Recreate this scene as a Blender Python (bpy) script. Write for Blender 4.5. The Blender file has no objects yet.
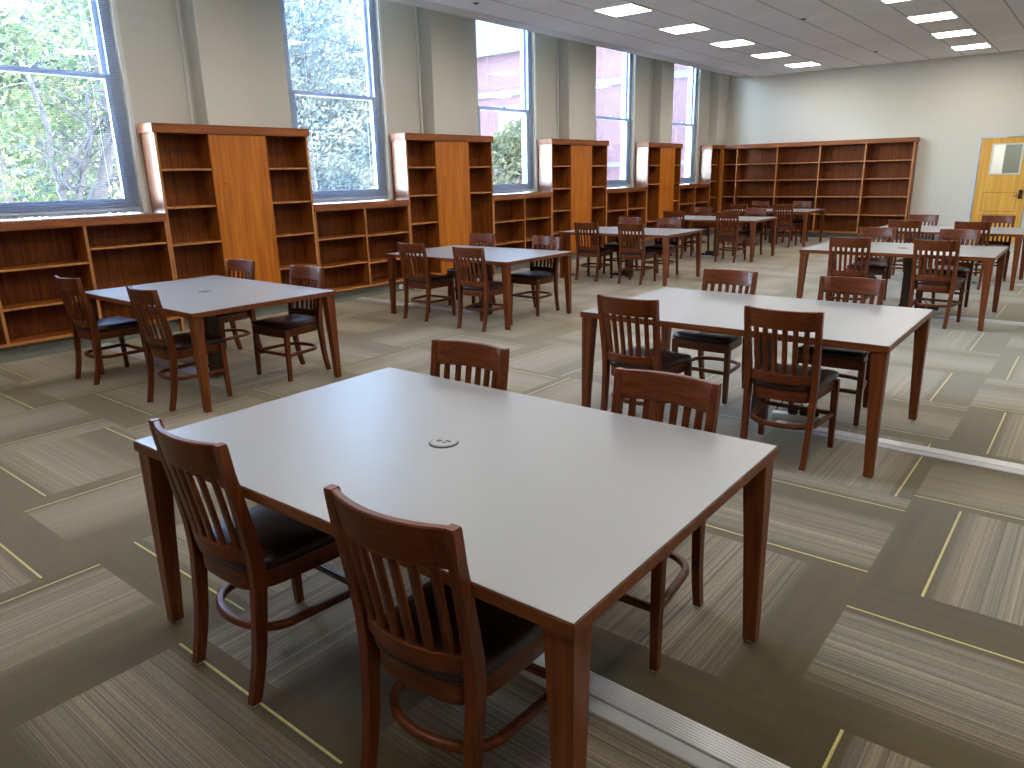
import bpy, bmesh, math, random
from mathutils import Vector, Matrix
PI = math.pi
scene = bpy.context.scene
COL = scene.collection

# ------------------------------------------------------------------ materials
def new_mat(name):
    m = bpy.data.materials.new(name); m.use_nodes = True
    nt = m.node_tree; nt.nodes.clear()
    out = nt.nodes.new('ShaderNodeOutputMaterial')
    b = nt.nodes.new('ShaderNodeBsdfPrincipled')
    nt.links.new(b.outputs[0], out.inputs[0])
    return m, nt, b, out
def plain(name, col, rough=.5, metal=0, spec=.5):
    m, nt, b, o = new_mat(name)
    b.inputs['Base Color'].default_value = (*col, 1); b.inputs['Roughness'].default_value = rough
    b.inputs['Metallic'].default_value = metal; b.inputs['Specular IOR Level'].default_value = spec
    return m
def node(nt, t, **kw):
    n = nt.nodes.new(t)
    for k, v in kw.items(): setattr(n, k, v)
    return n
def ramp(nt, stops, interp='LINEAR'):
    r = nt.nodes.new('ShaderNodeValToRGB'); r.color_ramp.interpolation = interp
    e = r.color_ramp.elements
    while len(e) > 1: e.remove(e[-1])
    e[0].position, e[0].color = stops[0][0], (*stops[0][1], 1)
    for p, c in stops[1:]:
        x = e.new(p); x.color = (*c, 1)
    return r
def wood(name, dark, mid, light, axis, rough=.35, coat=0.0, scale=1.0, spec=.5):
    m, nt, b, o = new_mat(name)
    tc = node(nt, 'ShaderNodeTexCoord'); mp = node(nt, 'ShaderNodeMapping')
    s = [26*scale]*3; s['xyz'.index(axis)] = 1.3*scale
    mp.inputs['Scale'].default_value = s
    nt.links.new(tc.outputs['Object'], mp.inputs[0])
    n1 = node(nt, 'ShaderNodeTexNoise'); n1.inputs['Scale'].default_value = 1.6; n1.inputs['Detail'].default_value = 5
    n1.inputs['Distortion'].default_value = .6
    nt.links.new(mp.outputs[0], n1.inputs['Vector'])
    r = ramp(nt, [(.28, dark), (.5, mid), (.74, light)])
    nt.links.new(n1.outputs[0], r.inputs[0]); nt.links.new(r.outputs[0], b.inputs['Base Color'])
    b.inputs['Roughness'].default_value = rough; b.inputs['Coat Weight'].default_value = coat
    b.inputs['Coat Roughness'].default_value = .25; b.inputs['Specular IOR Level'].default_value = spec
    return m

CASE = ((.14, .032, .0045), (.225, .058, .0075), (.31, .094, .013))
M_case_z = wood('bookcase_wood_upright', *CASE, 'z', .42, .0, .8, .3)
M_case_y = wood('bookcase_wood_along_y', *CASE, 'y', .42, .0, .8, .3)
M_case_x = wood('bookcase_wood_along_x', *CASE, 'x', .42, .0, .8, .3)
DOORC = ((.30, .076, .006), (.42, .120, .008), (.53, .172, .014))
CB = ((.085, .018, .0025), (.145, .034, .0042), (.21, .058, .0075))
M_case_back = wood('bookcase_back_shaded', *CB, 'z', .5, .0, .8, .15)  # shade inside the cases put into a darker copy of the wood
CE = ((.32, .118, .034), (.41, .165, .052), (.49, .215, .074))
M_side = wood('bookcase_side_lacquered', *CASE, 'z', .36, .8, .8, .5)
M_top = wood('bookcase_top_lacquered', *CASE, 'y', .36, .5, .8, .4)
M_edge = wood('solid_edge_band', *CE, 'z', .45, .0, .8, .3)
M_panel = wood('bookcase_panel_veneer', *DOORC, 'z', .42, .0, .55, .3)
CH = ((.062, .0125, .0028), (.108, .0235, .0045), (.165, .039, .0075))
M_chair_z = wood('chair_wood_upright', *CH, 'z', .36, .0, 1.6, .27)
M_chair_x = wood('chair_wood_crosswise', *CH, 'x', .36, .0, 1.6, .27)
M_table_x = wood('table_wood_crosswise', (.085, .019, .0042), (.138, .034, .0065), (.19, .053, .0105), 'x', .38, .0, 1, .28)
M_table_z = wood('table_wood_upright', (.085, .019, .0042), (.138, .034, .0065), (.19, .053, .0105), 'z', .38, .0, 1, .28)
M_yellow = wood('door_maple', (.52, .25, .026), (.62, .315, .036), (.70, .38, .055), 'z', .4, .2, .4)

def speck(name, c1, c2, scale, rough, bump=0.0, spec=.5):
    m, nt, b, o = new_mat(name)
    tc = node(nt, 'ShaderNodeTexCoord'); n = node(nt, 'ShaderNodeTexNoise')
    n.inputs['Scale'].default_value = scale; n.inputs['Detail'].default_value = 4
    nt.links.new(tc.outputs['Object'], n.inputs['Vector'])
    r = ramp(nt, [(.35, c1), (.65, c2)])
    nt.links.new(n.outputs[0], r.inputs[0]); nt.links.new(r.outputs[0], b.inputs['Base Color'])
    b.inputs['Roughness'].default_value = rough; b.inputs['Specular IOR Level'].default_value = spec
    if bump:
        bp = node(nt, 'ShaderNodeBump'); bp.inputs['Strength'].default_value = bump; bp.inputs['Distance'].default_value = .002
        nt.links.new(n.outputs[0], bp.inputs['Height']); nt.links.new(bp.outputs[0], b.inputs['Normal'])
    return m
M_wall = speck('wall_paint_greige', (.53, .50, .43), (.56, .53, .46), 60, .75, .05, .3)
M_trimw = speck('painted_trim', (.66, .65, .61), (.70, .69, .65), 40, .6)
M_lam = speck('grey_laminate', (.225, .22, .215), (.245, .24, .235), 300, .36)
M_leather = speck('dark_burgundy_leather', (.020, .008, .0075), (.031, .012, .0105), 220, .36, .25, .35)
M_plinth = speck('grey_green_rubber_base', (.14, .15, .12), (.165, .175, .145), 30, .55)
M_base = speck('dark_grey_rubber_base', (.10, .105, .11), (.13, .135, .14), 30, .5)
M_black = plain('black_plastic', (.012, .012, .013), .4)
M_glide = plain('clear_nylon_glide', (.62, .60, .55), .35)
M_alu = plain('brushed_aluminium', (.60, .59, .57), .42, .55)
M_alu_d = plain('aluminium_side_lip', (.42, .41, .40), .45)
M_white = plain('white_plastic', (.78, .77, .74), .45)
M_grom = plain('grommet_silver', (.24, .235, .225), .4)
M_dkmetal = plain('dark_bronze_metal', (.05, .032, .022), .35, .8)
M_winfr = plain('window_frame_sky_blue_tint', (.60, .68, .82), .4)  # blue sky reflection on the backlit frame mixed into its colour
M_column = plain('dark_power_column', (.045, .022, .014), .4)
M_steelfr = plain('door_frame_grey', (.50, .50, .48), .5)

def emit(name, col, s):
    m = bpy.data.materials.new(name); m.use_nodes = True
    nt = m.node_tree; nt.nodes.clear()
    o = node(nt, 'ShaderNodeOutputMaterial'); e = node(nt, 'ShaderNodeEmission')
    e.inputs[0].default_value = (*col, 1); e.inputs[1].default_value = s
    nt.links.new(e.outputs[0], o.inputs[0]); return m
LAMP_STRENGTH = 18.5
M_lamp = emit('lit_diffuser', (1, .975, .93), LAMP_STRENGTH)

def glass_mat():
    m = bpy.data.materials.new('window_glass'); m.use_nodes = True
    nt = m.node_tree; nt.nodes.clear()
    o = node(nt, 'ShaderNodeOutputMaterial'); t = node(nt, 'ShaderNodeBsdfTransparent'); g = node(nt, 'ShaderNodeBsdfGlossy')
    t.inputs[0].default_value = (.94, .97, .97, 1); g.inputs[1].default_value = .03
    lf = node(nt, 'ShaderNodeLayerWeight'); lf.inputs[0].default_value = .5
    pw = node(nt, 'ShaderNodeMath', operation='POWER'); pw.inputs[1].default_value = 5; nt.links.new(lf.outputs['Facing'], pw.inputs[0])
    lw = node(nt, 'ShaderNodeMath', operation='MULTIPLY_ADD'); lw.inputs[1].default_value = .96; lw.inputs[2].default_value = .03; nt.links.new(pw.outputs[0], lw.inputs[0])
    mx = node(nt, 'ShaderNodeMixShader')
    nt.links.new(lw.outputs[0], mx.inputs[0]); nt.links.new(t.outputs[0], mx.inputs[1]); nt.links.new(g.outputs[0], mx.inputs[2])
    nt.links.new(mx.outputs[0], o.inputs[0]); return m
M_glass = glass_mat()

def translucent(name, c1, c2, scale, amount=.5, rough=.6):
    m = bpy.data.materials.new(name); m.use_nodes = True
    nt = m.node_tree; nt.nodes.clear()
    o = node(nt, 'ShaderNodeOutputMaterial'); d = node(nt, 'ShaderNodeBsdfDiffuse'); t = node(nt, 'ShaderNodeBsdfTranslucent')
    tc = node(nt, 'ShaderNodeTexCoord'); n = node(nt, 'ShaderNodeTexNoise'); n.inputs['Scale'].default_value = scale
    n.inputs['Detail'].default_value = 3
    nt.links.new(tc.outputs['Object'], n.inputs['Vector'])
    r = ramp(nt, [(.36, c1), (.64, c2)]); nt.links.new(n.outputs[0], r.inputs[0])
    nt.links.new(r.outputs[0], d.inputs[0]); nt.links.new(r.outputs[0], t.inputs[0])
    mx = node(nt, 'ShaderNodeMixShader'); mx.inputs[0].default_value = amount
    nt.links.new(d.outputs[0], mx.inputs[1]); nt.links.new(t.outputs[0], mx.inputs[2]); nt.links.new(mx.outputs[0], o.inputs[0])
    return m
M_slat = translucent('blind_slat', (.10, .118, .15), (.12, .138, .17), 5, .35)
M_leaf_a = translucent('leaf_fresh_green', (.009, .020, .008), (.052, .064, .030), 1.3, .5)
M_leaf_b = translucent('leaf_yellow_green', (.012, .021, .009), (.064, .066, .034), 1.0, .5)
M_leaf_c = translucent('leaf_green_sky_tint', (.014, .027, .035), (.085, .092, .072), .8, .5)  # blue of the hazy sky mixed into the leaf colour
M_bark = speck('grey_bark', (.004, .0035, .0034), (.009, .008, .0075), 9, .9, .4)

def brick_mat():
    m, nt, b, o = new_mat('red_brick')
    tc = node(nt, 'ShaderNodeTexCoord'); mp = node(nt, 'ShaderNodeMapping')
    mp.inputs['Rotation'].default_value = (PI/2, 0, 0)
    nt.links.new(tc.outputs['Object'], mp.inputs[0])
    br = node(nt, 'ShaderNodeTexBrick'); br.inputs['Scale'].default_value = 1
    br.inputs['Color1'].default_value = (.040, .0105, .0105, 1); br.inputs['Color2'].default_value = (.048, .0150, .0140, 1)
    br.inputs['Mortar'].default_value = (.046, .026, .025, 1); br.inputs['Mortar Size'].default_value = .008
    br.inputs['Brick Width'].default_value = .22; br.inputs['Row Height'].default_value = .075
    nt.links.new(mp.outputs[0], br.inputs['Vector']); nt.links.new(br.outputs[0], b.inputs['Base Color'])
    b.inputs['Roughness'].default_value = .85
    return m
M_brick = brick_mat()
M_stone = speck('weathered_stone', (.042, .040, .042), (.052, .050, .052), 6, .8)
M_bounce = speck('pale_bounce_ground', (.70, .69, .67), (.80, .79, .77), 6, .85)  # ground kept very pale so it reflects daylight indoors

CELL = .6375; LX0 = -5.75 - CELL/2; LY0 = 9.75 - CELL/2
def ceiling_mat():
    m, nt, b, o = new_mat('acoustic_tile')
    tc = node(nt, 'ShaderNodeTexCoord'); sp = node(nt, 'ShaderNodeSeparateXYZ')
    nt.links.new(tc.outputs['Object'], sp.inputs[0])
    def grid(sock, off):
        a = node(nt, 'ShaderNodeMath', operation='SUBTRACT'); a.inputs[1].default_value = off
        nt.links.new(sp.outputs[sock], a.inputs[0])
        d = node(nt, 'ShaderNodeMath', operation='DIVIDE'); d.inputs[1].default_value = CELL; nt.links.new(a.outputs[0], d.inputs[0])
        f = node(nt, 'ShaderNodeMath', operation='FRACT'); nt.links.new(d.outputs[0], f.inputs[0])
        s = node(nt, 'ShaderNodeMath', operation='SUBTRACT'); s.inputs[1].default_value = .5; nt.links.new(f.outputs[0], s.inputs[0])
        ab = node(nt, 'ShaderNodeMath', operation='ABSOLUTE'); nt.links.new(s.outputs[0], ab.inputs[0])
        return ab, d
    gx, dx = grid(0, LX0); gy, dy = grid(1, LY0)
    mx = node(nt, 'ShaderNodeMath', operation='MAXIMUM'); nt.links.new(gx.outputs[0], mx.inputs[0]); nt.links.new(gy.outputs[0], mx.inputs[1])
    # per-tile tone
    fx = node(nt, 'ShaderNodeMath', operation='FLOOR'); fy = node(nt, 'ShaderNodeMath', operation='FLOOR')
    nt.links.new(dx.outputs[0], fx.inputs[0]); nt.links.new(dy.outputs[0], fy.inputs[0])
    cx = node(nt, 'ShaderNodeCombineXYZ'); nt.links.new(fx.outputs[0], cx.inputs[0]); nt.links.new(fy.outputs[0], cx.inputs[1])
    wn = node(nt, 'ShaderNodeTexWhiteNoise'); nt.links.new(cx.outputs[0], wn.inputs['Vector'])
    r0 = ramp(nt, [(0, (.86, .86, .87)), (1, (.91, .91, .92))]); nt.links.new(wn.outputs[0], r0.inputs[0])
    rx = ramp(nt, [(.480, (1, 1, 1)), (.484, (.42, .42, .42)), (.491, (.42, .42, .42)), (.494, (.75, .75, .75))]); nt.links.new(gx.outputs[0], rx.inputs[0])  # dark shadow lines beside the T-bars painted into the colour
    ry = ramp(nt, [(.480, (1, 1, 1)), (.484, (.62, .62, .62)), (.488, (.62, .62, .62)), (.490, (1.06, 1.06, 1.06))]); nt.links.new(gy.outputs[0], ry.inputs[0])  # fainter painted shadow lines, bars brightened as if catching light
    m1 = node(nt, 'ShaderNodeMix', data_type='RGBA', blend_type='MULTIPLY'); m1.inputs[0].default_value = 1
    nt.links.new(r0.outputs[0], m1.inputs[6]); nt.links.new(rx.outputs[0], m1.inputs[7])
    mix = node(nt, 'ShaderNodeMix', data_type='RGBA', blend_type='MULTIPLY'); mix.inputs[0].default_value = 1
    nt.links.new(m1.outputs[2], mix.inputs[6]); nt.links.new(ry.outputs[0], mix.inputs[7])
    nt.links.new(mix.outputs[2], b.inputs['Base Color']); b.inputs['Roughness'].default_value = .8
    return m
M_ceil = ceiling_mat()

PER = .70
def carpet_mat():
    m, nt, b, o = new_mat('striped_carpet_tile')
    uv = node(nt, 'ShaderNodeUVMap', uv_map='stripe'); sp = node(nt, 'ShaderNodeSeparateXYZ')
    nt.links.new(uv.outputs[0], sp.inputs[0])
    d = node(nt, 'ShaderNodeMath', operation='DIVIDE'); d.inputs[1].default_value = PER; nt.links.new(sp.outputs[0], d.inputs[0])
    f = node(nt, 'ShaderNodeMath', operation='FRACT'); nt.links.new(d.outputs[0], f.inputs[0])
    OL = (.052, .0345, .0105); OLD = (.042, .028, .008); GR = (.146, .114, .077); GRL = (.188, .150, .107); GD = (.070, .052, .030)
    YE = (.54, .44, .15)
    base = ramp(nt, [(0, YE), (.011, YE), (.014, OLD), (.05, GD), (.075, GR), (.34, GRL), (.60, GR), (.70, (.115, .088, .054)), (.755, GD), (.80, OL), (.90, OL), (.975, OL), (.982, OLD), (1, OLD)])
    nt.links.new(f.outputs[0], base.inputs[0])
    # thin yarn stripes, strong in the grey field and faint in the olive band
    cmb = node(nt, 'ShaderNodeCombineXYZ')
    k = node(nt, 'ShaderNodeMath', operation='MULTIPLY'); k.inputs[1].default_value = 140; nt.links.new(sp.outputs[0], k.inputs[0])
    kv = node(nt, 'ShaderNodeMath', operation='MULTIPLY'); kv.inputs[1].default_value = .25; nt.links.new(sp.outputs[1], kv.inputs[0])
    nt.links.new(k.outputs[0], cmb.inputs[0]); nt.links.new(kv.outputs[0], cmb.inputs[1])
    n1 = node(nt, 'ShaderNodeTexNoise'); n1.inputs['Scale'].default_value = 1; n1.inputs['Detail'].default_value = 3; n1.inputs['Roughness'].default_value = .65
    nt.links.new(cmb.outputs[0], n1.inputs['Vector'])
    amp = ramp(nt, [(0, (.15,)*3), (.03, (.3,)*3), (.1, (.75,)*3), (.5, (.8,)*3), (.72, (1,)*3), (.80, (.4,)*3), (.87, (.22,)*3), (1, (.2,)*3)])
    nt.links.new(f.outputs[0], amp.inputs[0])
    st = ramp(nt, [(.30, (-.0,)*3), (.5, (.5,)*3), (.70, (1.0,)*3)]); nt.links.new(n1.outputs[0], st.inputs[0])
    s1 = node(nt, 'ShaderNodeMath', operation='SUBTRACT'); s1.inputs[1].default_value = .5; nt.links.new(st.outputs[0], s1.inputs[0])
    s2 = node(nt, 'ShaderNodeMath', operation='MULTIPLY'); nt.links.new(s1.outputs[0], s2.inputs[0]); nt.links.new(amp.outputs[0], s2.inputs[1])
    s3 = node(nt, 'ShaderNodeMath', operation='MULTIPLY_ADD'); s3.inputs[1].default_value = 1.9; s3.inputs[2].default_value = 1.0; nt.links.new(s2.outputs[0], s3.inputs[0])
    # broad soft bands (blue grey / warm) inside the grey field
    k2 = node(nt, 'ShaderNodeMath', operation='MULTIPLY'); k2.inputs[1].default_value = 13; nt.links.new(sp.outputs[0], k2.inputs[0])
    cm2 = node(nt, 'ShaderNodeCombineXYZ'); nt.links.new(k2.outputs[0], cm2.inputs[0]); nt.links.new(kv.outputs[0], cm2.inputs[1]); cm2.inputs[2].default_value = 7.3
    n2 = node(nt, 'ShaderNodeTexNoise'); n2.inputs['Scale'].default_value = 1; n2.inputs['Detail'].default_value = 1; nt.links.new(cm2.outputs[0], n2.inputs['Vector'])
    tint = ramp(nt, [(.30, (.70, .77, .80)), (.44, (.96, .97, .97)), (.58, (1.04, 1.0, .97)), (.72, (.86, .82, .80))]); nt.links.new(n2.outputs[0], tint.inputs[0])
    isg = ramp(nt, [(.03, (0, 0, 0)), (.08, (1, 1, 1)), (.68, (1, 1, 1)), (.77, (0, 0, 0))]); nt.links.new(f.outputs[0], isg.inputs[0])
    mixt = node(nt, 'ShaderNodeMix', data_type='RGBA'); mixt.inputs[6].default_value = (1, 1, 1, 1)
    nt.links.new(isg.outputs[0], mixt.inputs[0]); nt.links.new(tint.outputs[0], mixt.inputs[7])
    mul = node(nt, 'ShaderNodeMix', data_type='RGBA', blend_type='MULTIPLY'); mul.inputs[0].default_value = 1
    nt.links.new(base.outputs[0], mul.inputs[6]); nt.links.new(mixt.outputs[2], mul.inputs[7])
    mul2 = node(nt, 'ShaderNodeVectorMath', operation='SCALE'); nt.links.new(mul.outputs[2], mul2.inputs[0]); nt.links.new(s3.outputs[0], mul2.inputs['Scale'])
    # loop pile
    tc = node(nt, 'ShaderNodeTexCoord'); vo = node(nt, 'ShaderNodeTexVoronoi'); vo.inputs['Scale'].default_value = 160
    nt.links.new(tc.outputs['Object'], vo.inputs['Vector'])
    pr = ramp(nt, [(0, (1.12,)*3), (.8, (.78,)*3)]); nt.links.new(vo.outputs['Distance'], pr.inputs[0])
    mul3 = node(nt, 'ShaderNodeVectorMath', operation='MULTIPLY'); nt.links.new(mul2.outputs[0], mul3.inputs[0]); nt.links.new(pr.outputs[0], mul3.inputs[1])
    nt.links.new(mul3.outputs[0], b.inputs['Base Color'])
    b.inputs['Roughness'].default_value = .8; b.inputs['Specular IOR Level'].default_value = .06
    b.inputs['Sheen Weight'].default_value = .62; b.inputs['Sheen Tint'].default_value = (1, .88, .68, 1); b.inputs['Sheen Roughness'].default_value = .5
    return m
M_carpet = carpet_mat()

# ------------------------------------------------------------------ mesh helpers
def bx(bm, x0, x1, y0, y1, z0, z1, bev=0.0, segs=2):
    vs = [bm.verts.new((x, y, z)) for z in (z0, z1) for y in (y0, y1) for x in (x0, x1)]
    fs = [bm.faces.new([vs[i] for i in q]) for q in ((0,2,3,1),(4,5,7,6),(0,1,5,4),(2,6,7,3),(0,4,6,2),(1,3,7,5))]
    if bev > 0:
        es = list({e for f in fs for e in f.edges})
        bmesh.ops.bevel(bm, geom=es, offset=bev, segments=segs, affect='EDGES', clamp_overlap=True)
    return bm
def box(x0, x1, y0, y1, z0, z1, bev=0.0, segs=2):
    return bx(bmesh.new(), x0, x1, y0, y1, z0, z1, bev, segs)
def loft(bm, rings, cap=True):
    """rings: lists of equal-length points, lofted into a tube."""
    rv = [[bm.verts.new(p) for p in r] for r in rings]
    n = len(rv[0])
    for a, b in zip(rv, rv[1:]):
        for i in range(n):
            bm.faces.new((a[i], a[(i+1) % n], b[(i+1) % n], b[i]))
    if cap:
        bm.faces.new(list(reversed(rv[0]))); bm.faces.new(rv[-1])
    return bm
def rrect(w, d, r=.2):
    """rounded rectangle outline (8 points), half sizes w/2, d/2."""
    a, b = w/2, d/2; c = min(a, b)*r
    return [(-a+c, -b), (a-c, -b), (a, -b+c), (a, b-c), (a-c, b), (-a+c, b), (-a, b-c), (-a, -b+c)]
def post(path, widths, depths, r=.3):
    """upright swept post; path of (x,y,z)."""
    bm = bmesh.new(); rings = []
    for (x, y, z), w, d in zip(path, widths, depths):
        rings.append([(x+u, y+v, z) for u, v in rrect(w, d, r)])
    return loft(bm, rings)
def sweep(path, w, h, closed=False, r=.35):
    """flat-lying rail along a path in plan: section w (horizontal, across) x h (vertical)."""
    bm = bmesh.new(); rings = []; n = len(path)
    for i, p in enumerate(path):
        p = Vector(p); a = Vector(path[max(i-1, 0)]); b = Vector(path[min(i+1, n-1)])
        t = (b-a); t.z = 0; t.normalize(); s = Vector((t.y, -t.x, 0))
        rings.append([p + s*u + Vector((0, 0, v)) for u, v in rrect(w, h, r)])
    loft(bm, rings); bmesh.ops.recalc_face_normals(bm, faces=bm.faces); return bm
def cyl(bm, x, y, z0, z1, r0, r1=None, n=16):
    r1 = r0 if r1 is None else r1
    return loft(bm, [[(x+r*math.cos(2*PI*i/n), y+r*math.sin(2*PI*i/n), z) for i in range(n)] for z, r in ((z0, r0), (z1, r1))])
def tube(bm, pts, radii, n=6):
    rings = []; m = len(pts)
    for i, p in enumerate(pts):
        p = Vector(p); t = Vector(pts[min(i+1, m-1)]) - Vector(pts[max(i-1, 0)])
        t.normalize(); u = t.orthogonal().normalized(); v = t.cross(u)
        rings.append([p + (u*math.cos(2*PI*k/n) + v*math.sin(2*PI*k/n))*radii[i] for k in range(n)])
    return loft(bm, rings)
def obj(name, bm, mat, parent=None, smooth=False, loc=None):
    me = bpy.data.meshes.new(name)
    bmesh.ops.recalc_face_normals(bm, faces=bm.faces)
    bm.to_mesh(me); bm.free()
    for m in (mat if isinstance(mat, (list, tuple)) else [mat]): me.materials.append(m)
    if smooth:
        for p in me.polygons: p.use_smooth = True
    o = bpy.data.objects.new(name, me); COL.objects.link(o)
    if parent: o.parent = parent
    if loc: o.location = loc
    return o
def autosmooth(o, ang=40):
    me = o.data
    for p in me.polygons: p.use_smooth = True
    bm = bmesh.new(); bm.from_mesh(me)
    for e in bm.edges:
        if len(e.link_faces) == 2 and e.calc_face_angle(0) > math.radians(ang): e.smooth = False
    bm.to_mesh(me); bm.free(); return o
def thing(name, label, cat, loc=(0, 0, 0), rz=0, group=None):
    o = bpy.data.objects.new(name, None); COL.objects.link(o); o.empty_display_size = .1
    o.location = loc; o.rotation_euler = (0, 0, rz); o['label'] = label; o['category'] = cat
    if group: o['group'] = group
    return o
def tag(o, label, cat, group=None):
    o['label'] = label; o['category'] = cat
    if group: o['group'] = group
    return o
def struct(name, bm, mat, parent=None):
    o = obj(name, bm, mat, parent)
    if not parent: o['kind'] = 'structure'
    return o
def dup(root, loc, rz, label, group=None):
    def rec(o, par):
        c = o.copy(); COL.objects.link(c)
        if par: c.parent = par
        for ch in o.children: rec(ch, c)
        return c
    r = rec(root, None); r.location = loc; r.rotation_euler = (0, 0, rz); r['label'] = label
    if group: r['group'] = group
    return r

# ------------------------------------------------------------------ dimensions of the room
XW = -8.25; XO = -8.55          # window wall, inner and outer face
XS = -7.92                      # front plane of the bookcases along the window wall
YF = 18.83; YB = -3.5; XR = 4.6
ZC = 3.80; ZT = 4.6             # ceiling; top of the wall above the ceiling edge
WIN = [(2.27, 3.85), (5.87, 7.44), (9.45, 10.99), (13.0, 14.5), (16.28, 17.66)]
WZ0, WZ1, WRAIL = 1.31, 4.4, 2.68

# floor: one sheet of carpet tiles, each tile's stripe direction carried by its UVs
TS = .924
KNOWN = {(0,0):(.69,-1),(0,1):(.21,1),(0,2):(.065,1),(0,3):(.21,1),(0,4):(.05,1),(0,5):(.125,1),(0,-1):(.165,1),
 (-1,1):(.065,1),(-1,2):(.853,-1),(-1,3):(.13,1),(-1,4):(.69,-1),(-1,5):(.15,1),(-1,6):(.69,-1),
 (-3,-2):(.08,1),(-2,-2):(.856,-1),(-3,-1):(.185,1),(-4,-2):(.726,-1),(-4,-1):(.12,1),(-5,-1):(.138,1),
 (-6,-1):(.015,1),(-5,0):(.155,1),(-6,0):(.24,1),(-7,-1):(.72,-1),(-2,-1):(-.02,1),(-1,0):(.175,1),(-1,-1):(.60,-1)}
TWO = {(-5,-1), (-1,1), (0,4), (-1,5), (-6,-1), (-1,3)}
def make_floor():
    rnd = random.Random(11)
    bm = bmesh.new(); uvl = bm.loops.layers.uv.new('stripe')
    for i in range(-9, 7):
        for j in range(-7, 19):
            x0, y0 = -.55+i*TS, 2.0+j*TS
            off, dr = KNOWN.get((i, j), (None, 0))
            if off is None:
                dr = rnd.choice((1, -1)); off = rnd.choice((.07, .1, .14, .2)) if dr > 0 else rnd.choice((.69, .73, .78, .85))
            a0, a1 = max(x0, XO+.02), min(x0+TS, XR+.05); b0, b1 = max(y0, YB-.05), min(y0+TS, YF+2.6)
            if a1 <= a0 or b1 <= b0: continue
            seed = rnd.random()*40 + (i*17+j*5) % 23
            two = (i, j) in TWO if (i, j) in KNOWN else rnd.random() < .5
            vert = (i+j) % 2 != 0        # stripes run along Y
            def remap(u):
                if u < -.125: return -.125 + (u+.125)*.08
                if u > .60 and not two: return .60 + (u-.60)*.2
                return u
            lo, hi = (a0-x0, a1-x0) if vert else (b0-y0, b1-y0)
            cuts = [lo] + sorted(c for c in ((off+dr*b) for b in (-.125, .60)) if lo+.001 < c < hi-.001) + [hi]
            for c0, c1 in zip(cuts, cuts[1:]):
                q = ((x0+c0, b0), (x0+c1, b0), (x0+c1, b1), (x0+c0, b1)) if vert else ((a0, y0+c0), (a1, y0+c0), (a1, y0+c1), (a0, y0+c1))
                f = bm.faces.new([bm.verts.new((p[0], p[1], 0)) for p in q])
                for l in f.loops:
                    cx, cy = l.vert.co.x-x0, l.vert.co.y-y0
                    sc, t = (cx, cy) if vert else (cy, cx)
                    l[uvl].uv = (remap((sc-off)*dr) + PER*4, t+seed*6)
    o = struct('floor', bm, M_carpet); return o
make_floor()
struct('floor_slab', box(XO, XR+.2, YB-.2, YF+2.6, -.5, -.01), M_base)

# window wall with its piers, pilasters and window openings
def make_left_wall():
    bm = bmesh.new()
    bx(bm, XO, XW, YB, YF, -.3, WZ0-.02)
    bx(bm, XO, XW, YB, YF, WZ1, ZT)
    edges = [YB] + [v for w in WIN for v in w] + [YF]
    for a, b in zip(edges[0::2], edges[1::2]): bx(bm, XO, XW, a, b, WZ0-.02, WZ1)
    for y in (1.03, 4.605, 8.206, 11.733, 15.26): bx(bm, XW, -8.01, y, y+.565, 0, ZT)
    bx(bm, XW, -8.01, 18.3, YF, 0, ZT)
    return struct('wall_left', bm, M_wall)
make_left_wall()
for k, y in enumerate((1.03, 4.605, 8.206, 11.733, 15.26)):
    struct('trim_%d' % (k+1), box(XW, XW+.035, y-.075, y-.045, 0, ZT, .006), M_trimw)

def make_far_wall():
    bm = bmesh.new()
    bx(bm, XO, -2.36, YF, YF+.15, 0, ZT); bx(bm, -1.40, XR, YF, YF+.15, 0, ZT); bx(bm, -2.36, -1.40, YF, YF+.15, 2.16, ZT)
    return struct('wall_far', bm, M_wall)
make_far_wall()
struct('wall_right', box(XR, XR+.15, YB, YF, 0, ZT), M_wall)
struct('wall_back', box(XO, XR, YB-.15, YB, 0, ZT), M_wall)
struct('baseboard_far', box(-3.45, -2.47, YF-.012, YF, 0, .11), M_base)
struct('baseboard_right', box(XR-.012, XR, YB, YF, 0, .11), M_base)
# corridor behind the door
bm = bmesh.new()
bx(bm, -3.2, -.6, YF+2.5, YF+2.6, 0, 2.7); bx(bm, -3.3, -3.2, YF+.15, YF+2.6, 0, 2.7); bx(bm, -.6, -.5, YF+.15, YF+2.6, 0, 2.7); bx(bm, -3.3, -.5, YF+.15, YF+2.6, 2.7, 2.8)
struct('wall_corridor', bm, M_plinth)
bm = bmesh.new(); bx(bm, -2.75, -2.15, YF+2.44, YF+2.5, .3, 2.25); struct('trim_6', bm, M_trimw)

# ceiling with a plain border that stops short of the windows
XC, XB = -7.33, -7.64
struct('ceiling', box(XC, XR, YB, YF, ZC, ZC+.04), M_ceil)
bm = bmesh.new(); bx(bm, XB, XC, YB, YF, ZC-.004, ZC+.05); bx(bm, XB, XB+.03, YB, YF, ZC+.05, ZT); struct('trim_7', bm, M_trimw)
struct('ceiling_cavity', box(XO, XB+.03, YB, YF, ZT, ZT+.08), M_wall)
struct('roof', box(XO-.1, XR+.2, YB-.2, YF+2.8, ZT+.08, ZT+.3), M_wall)

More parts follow.
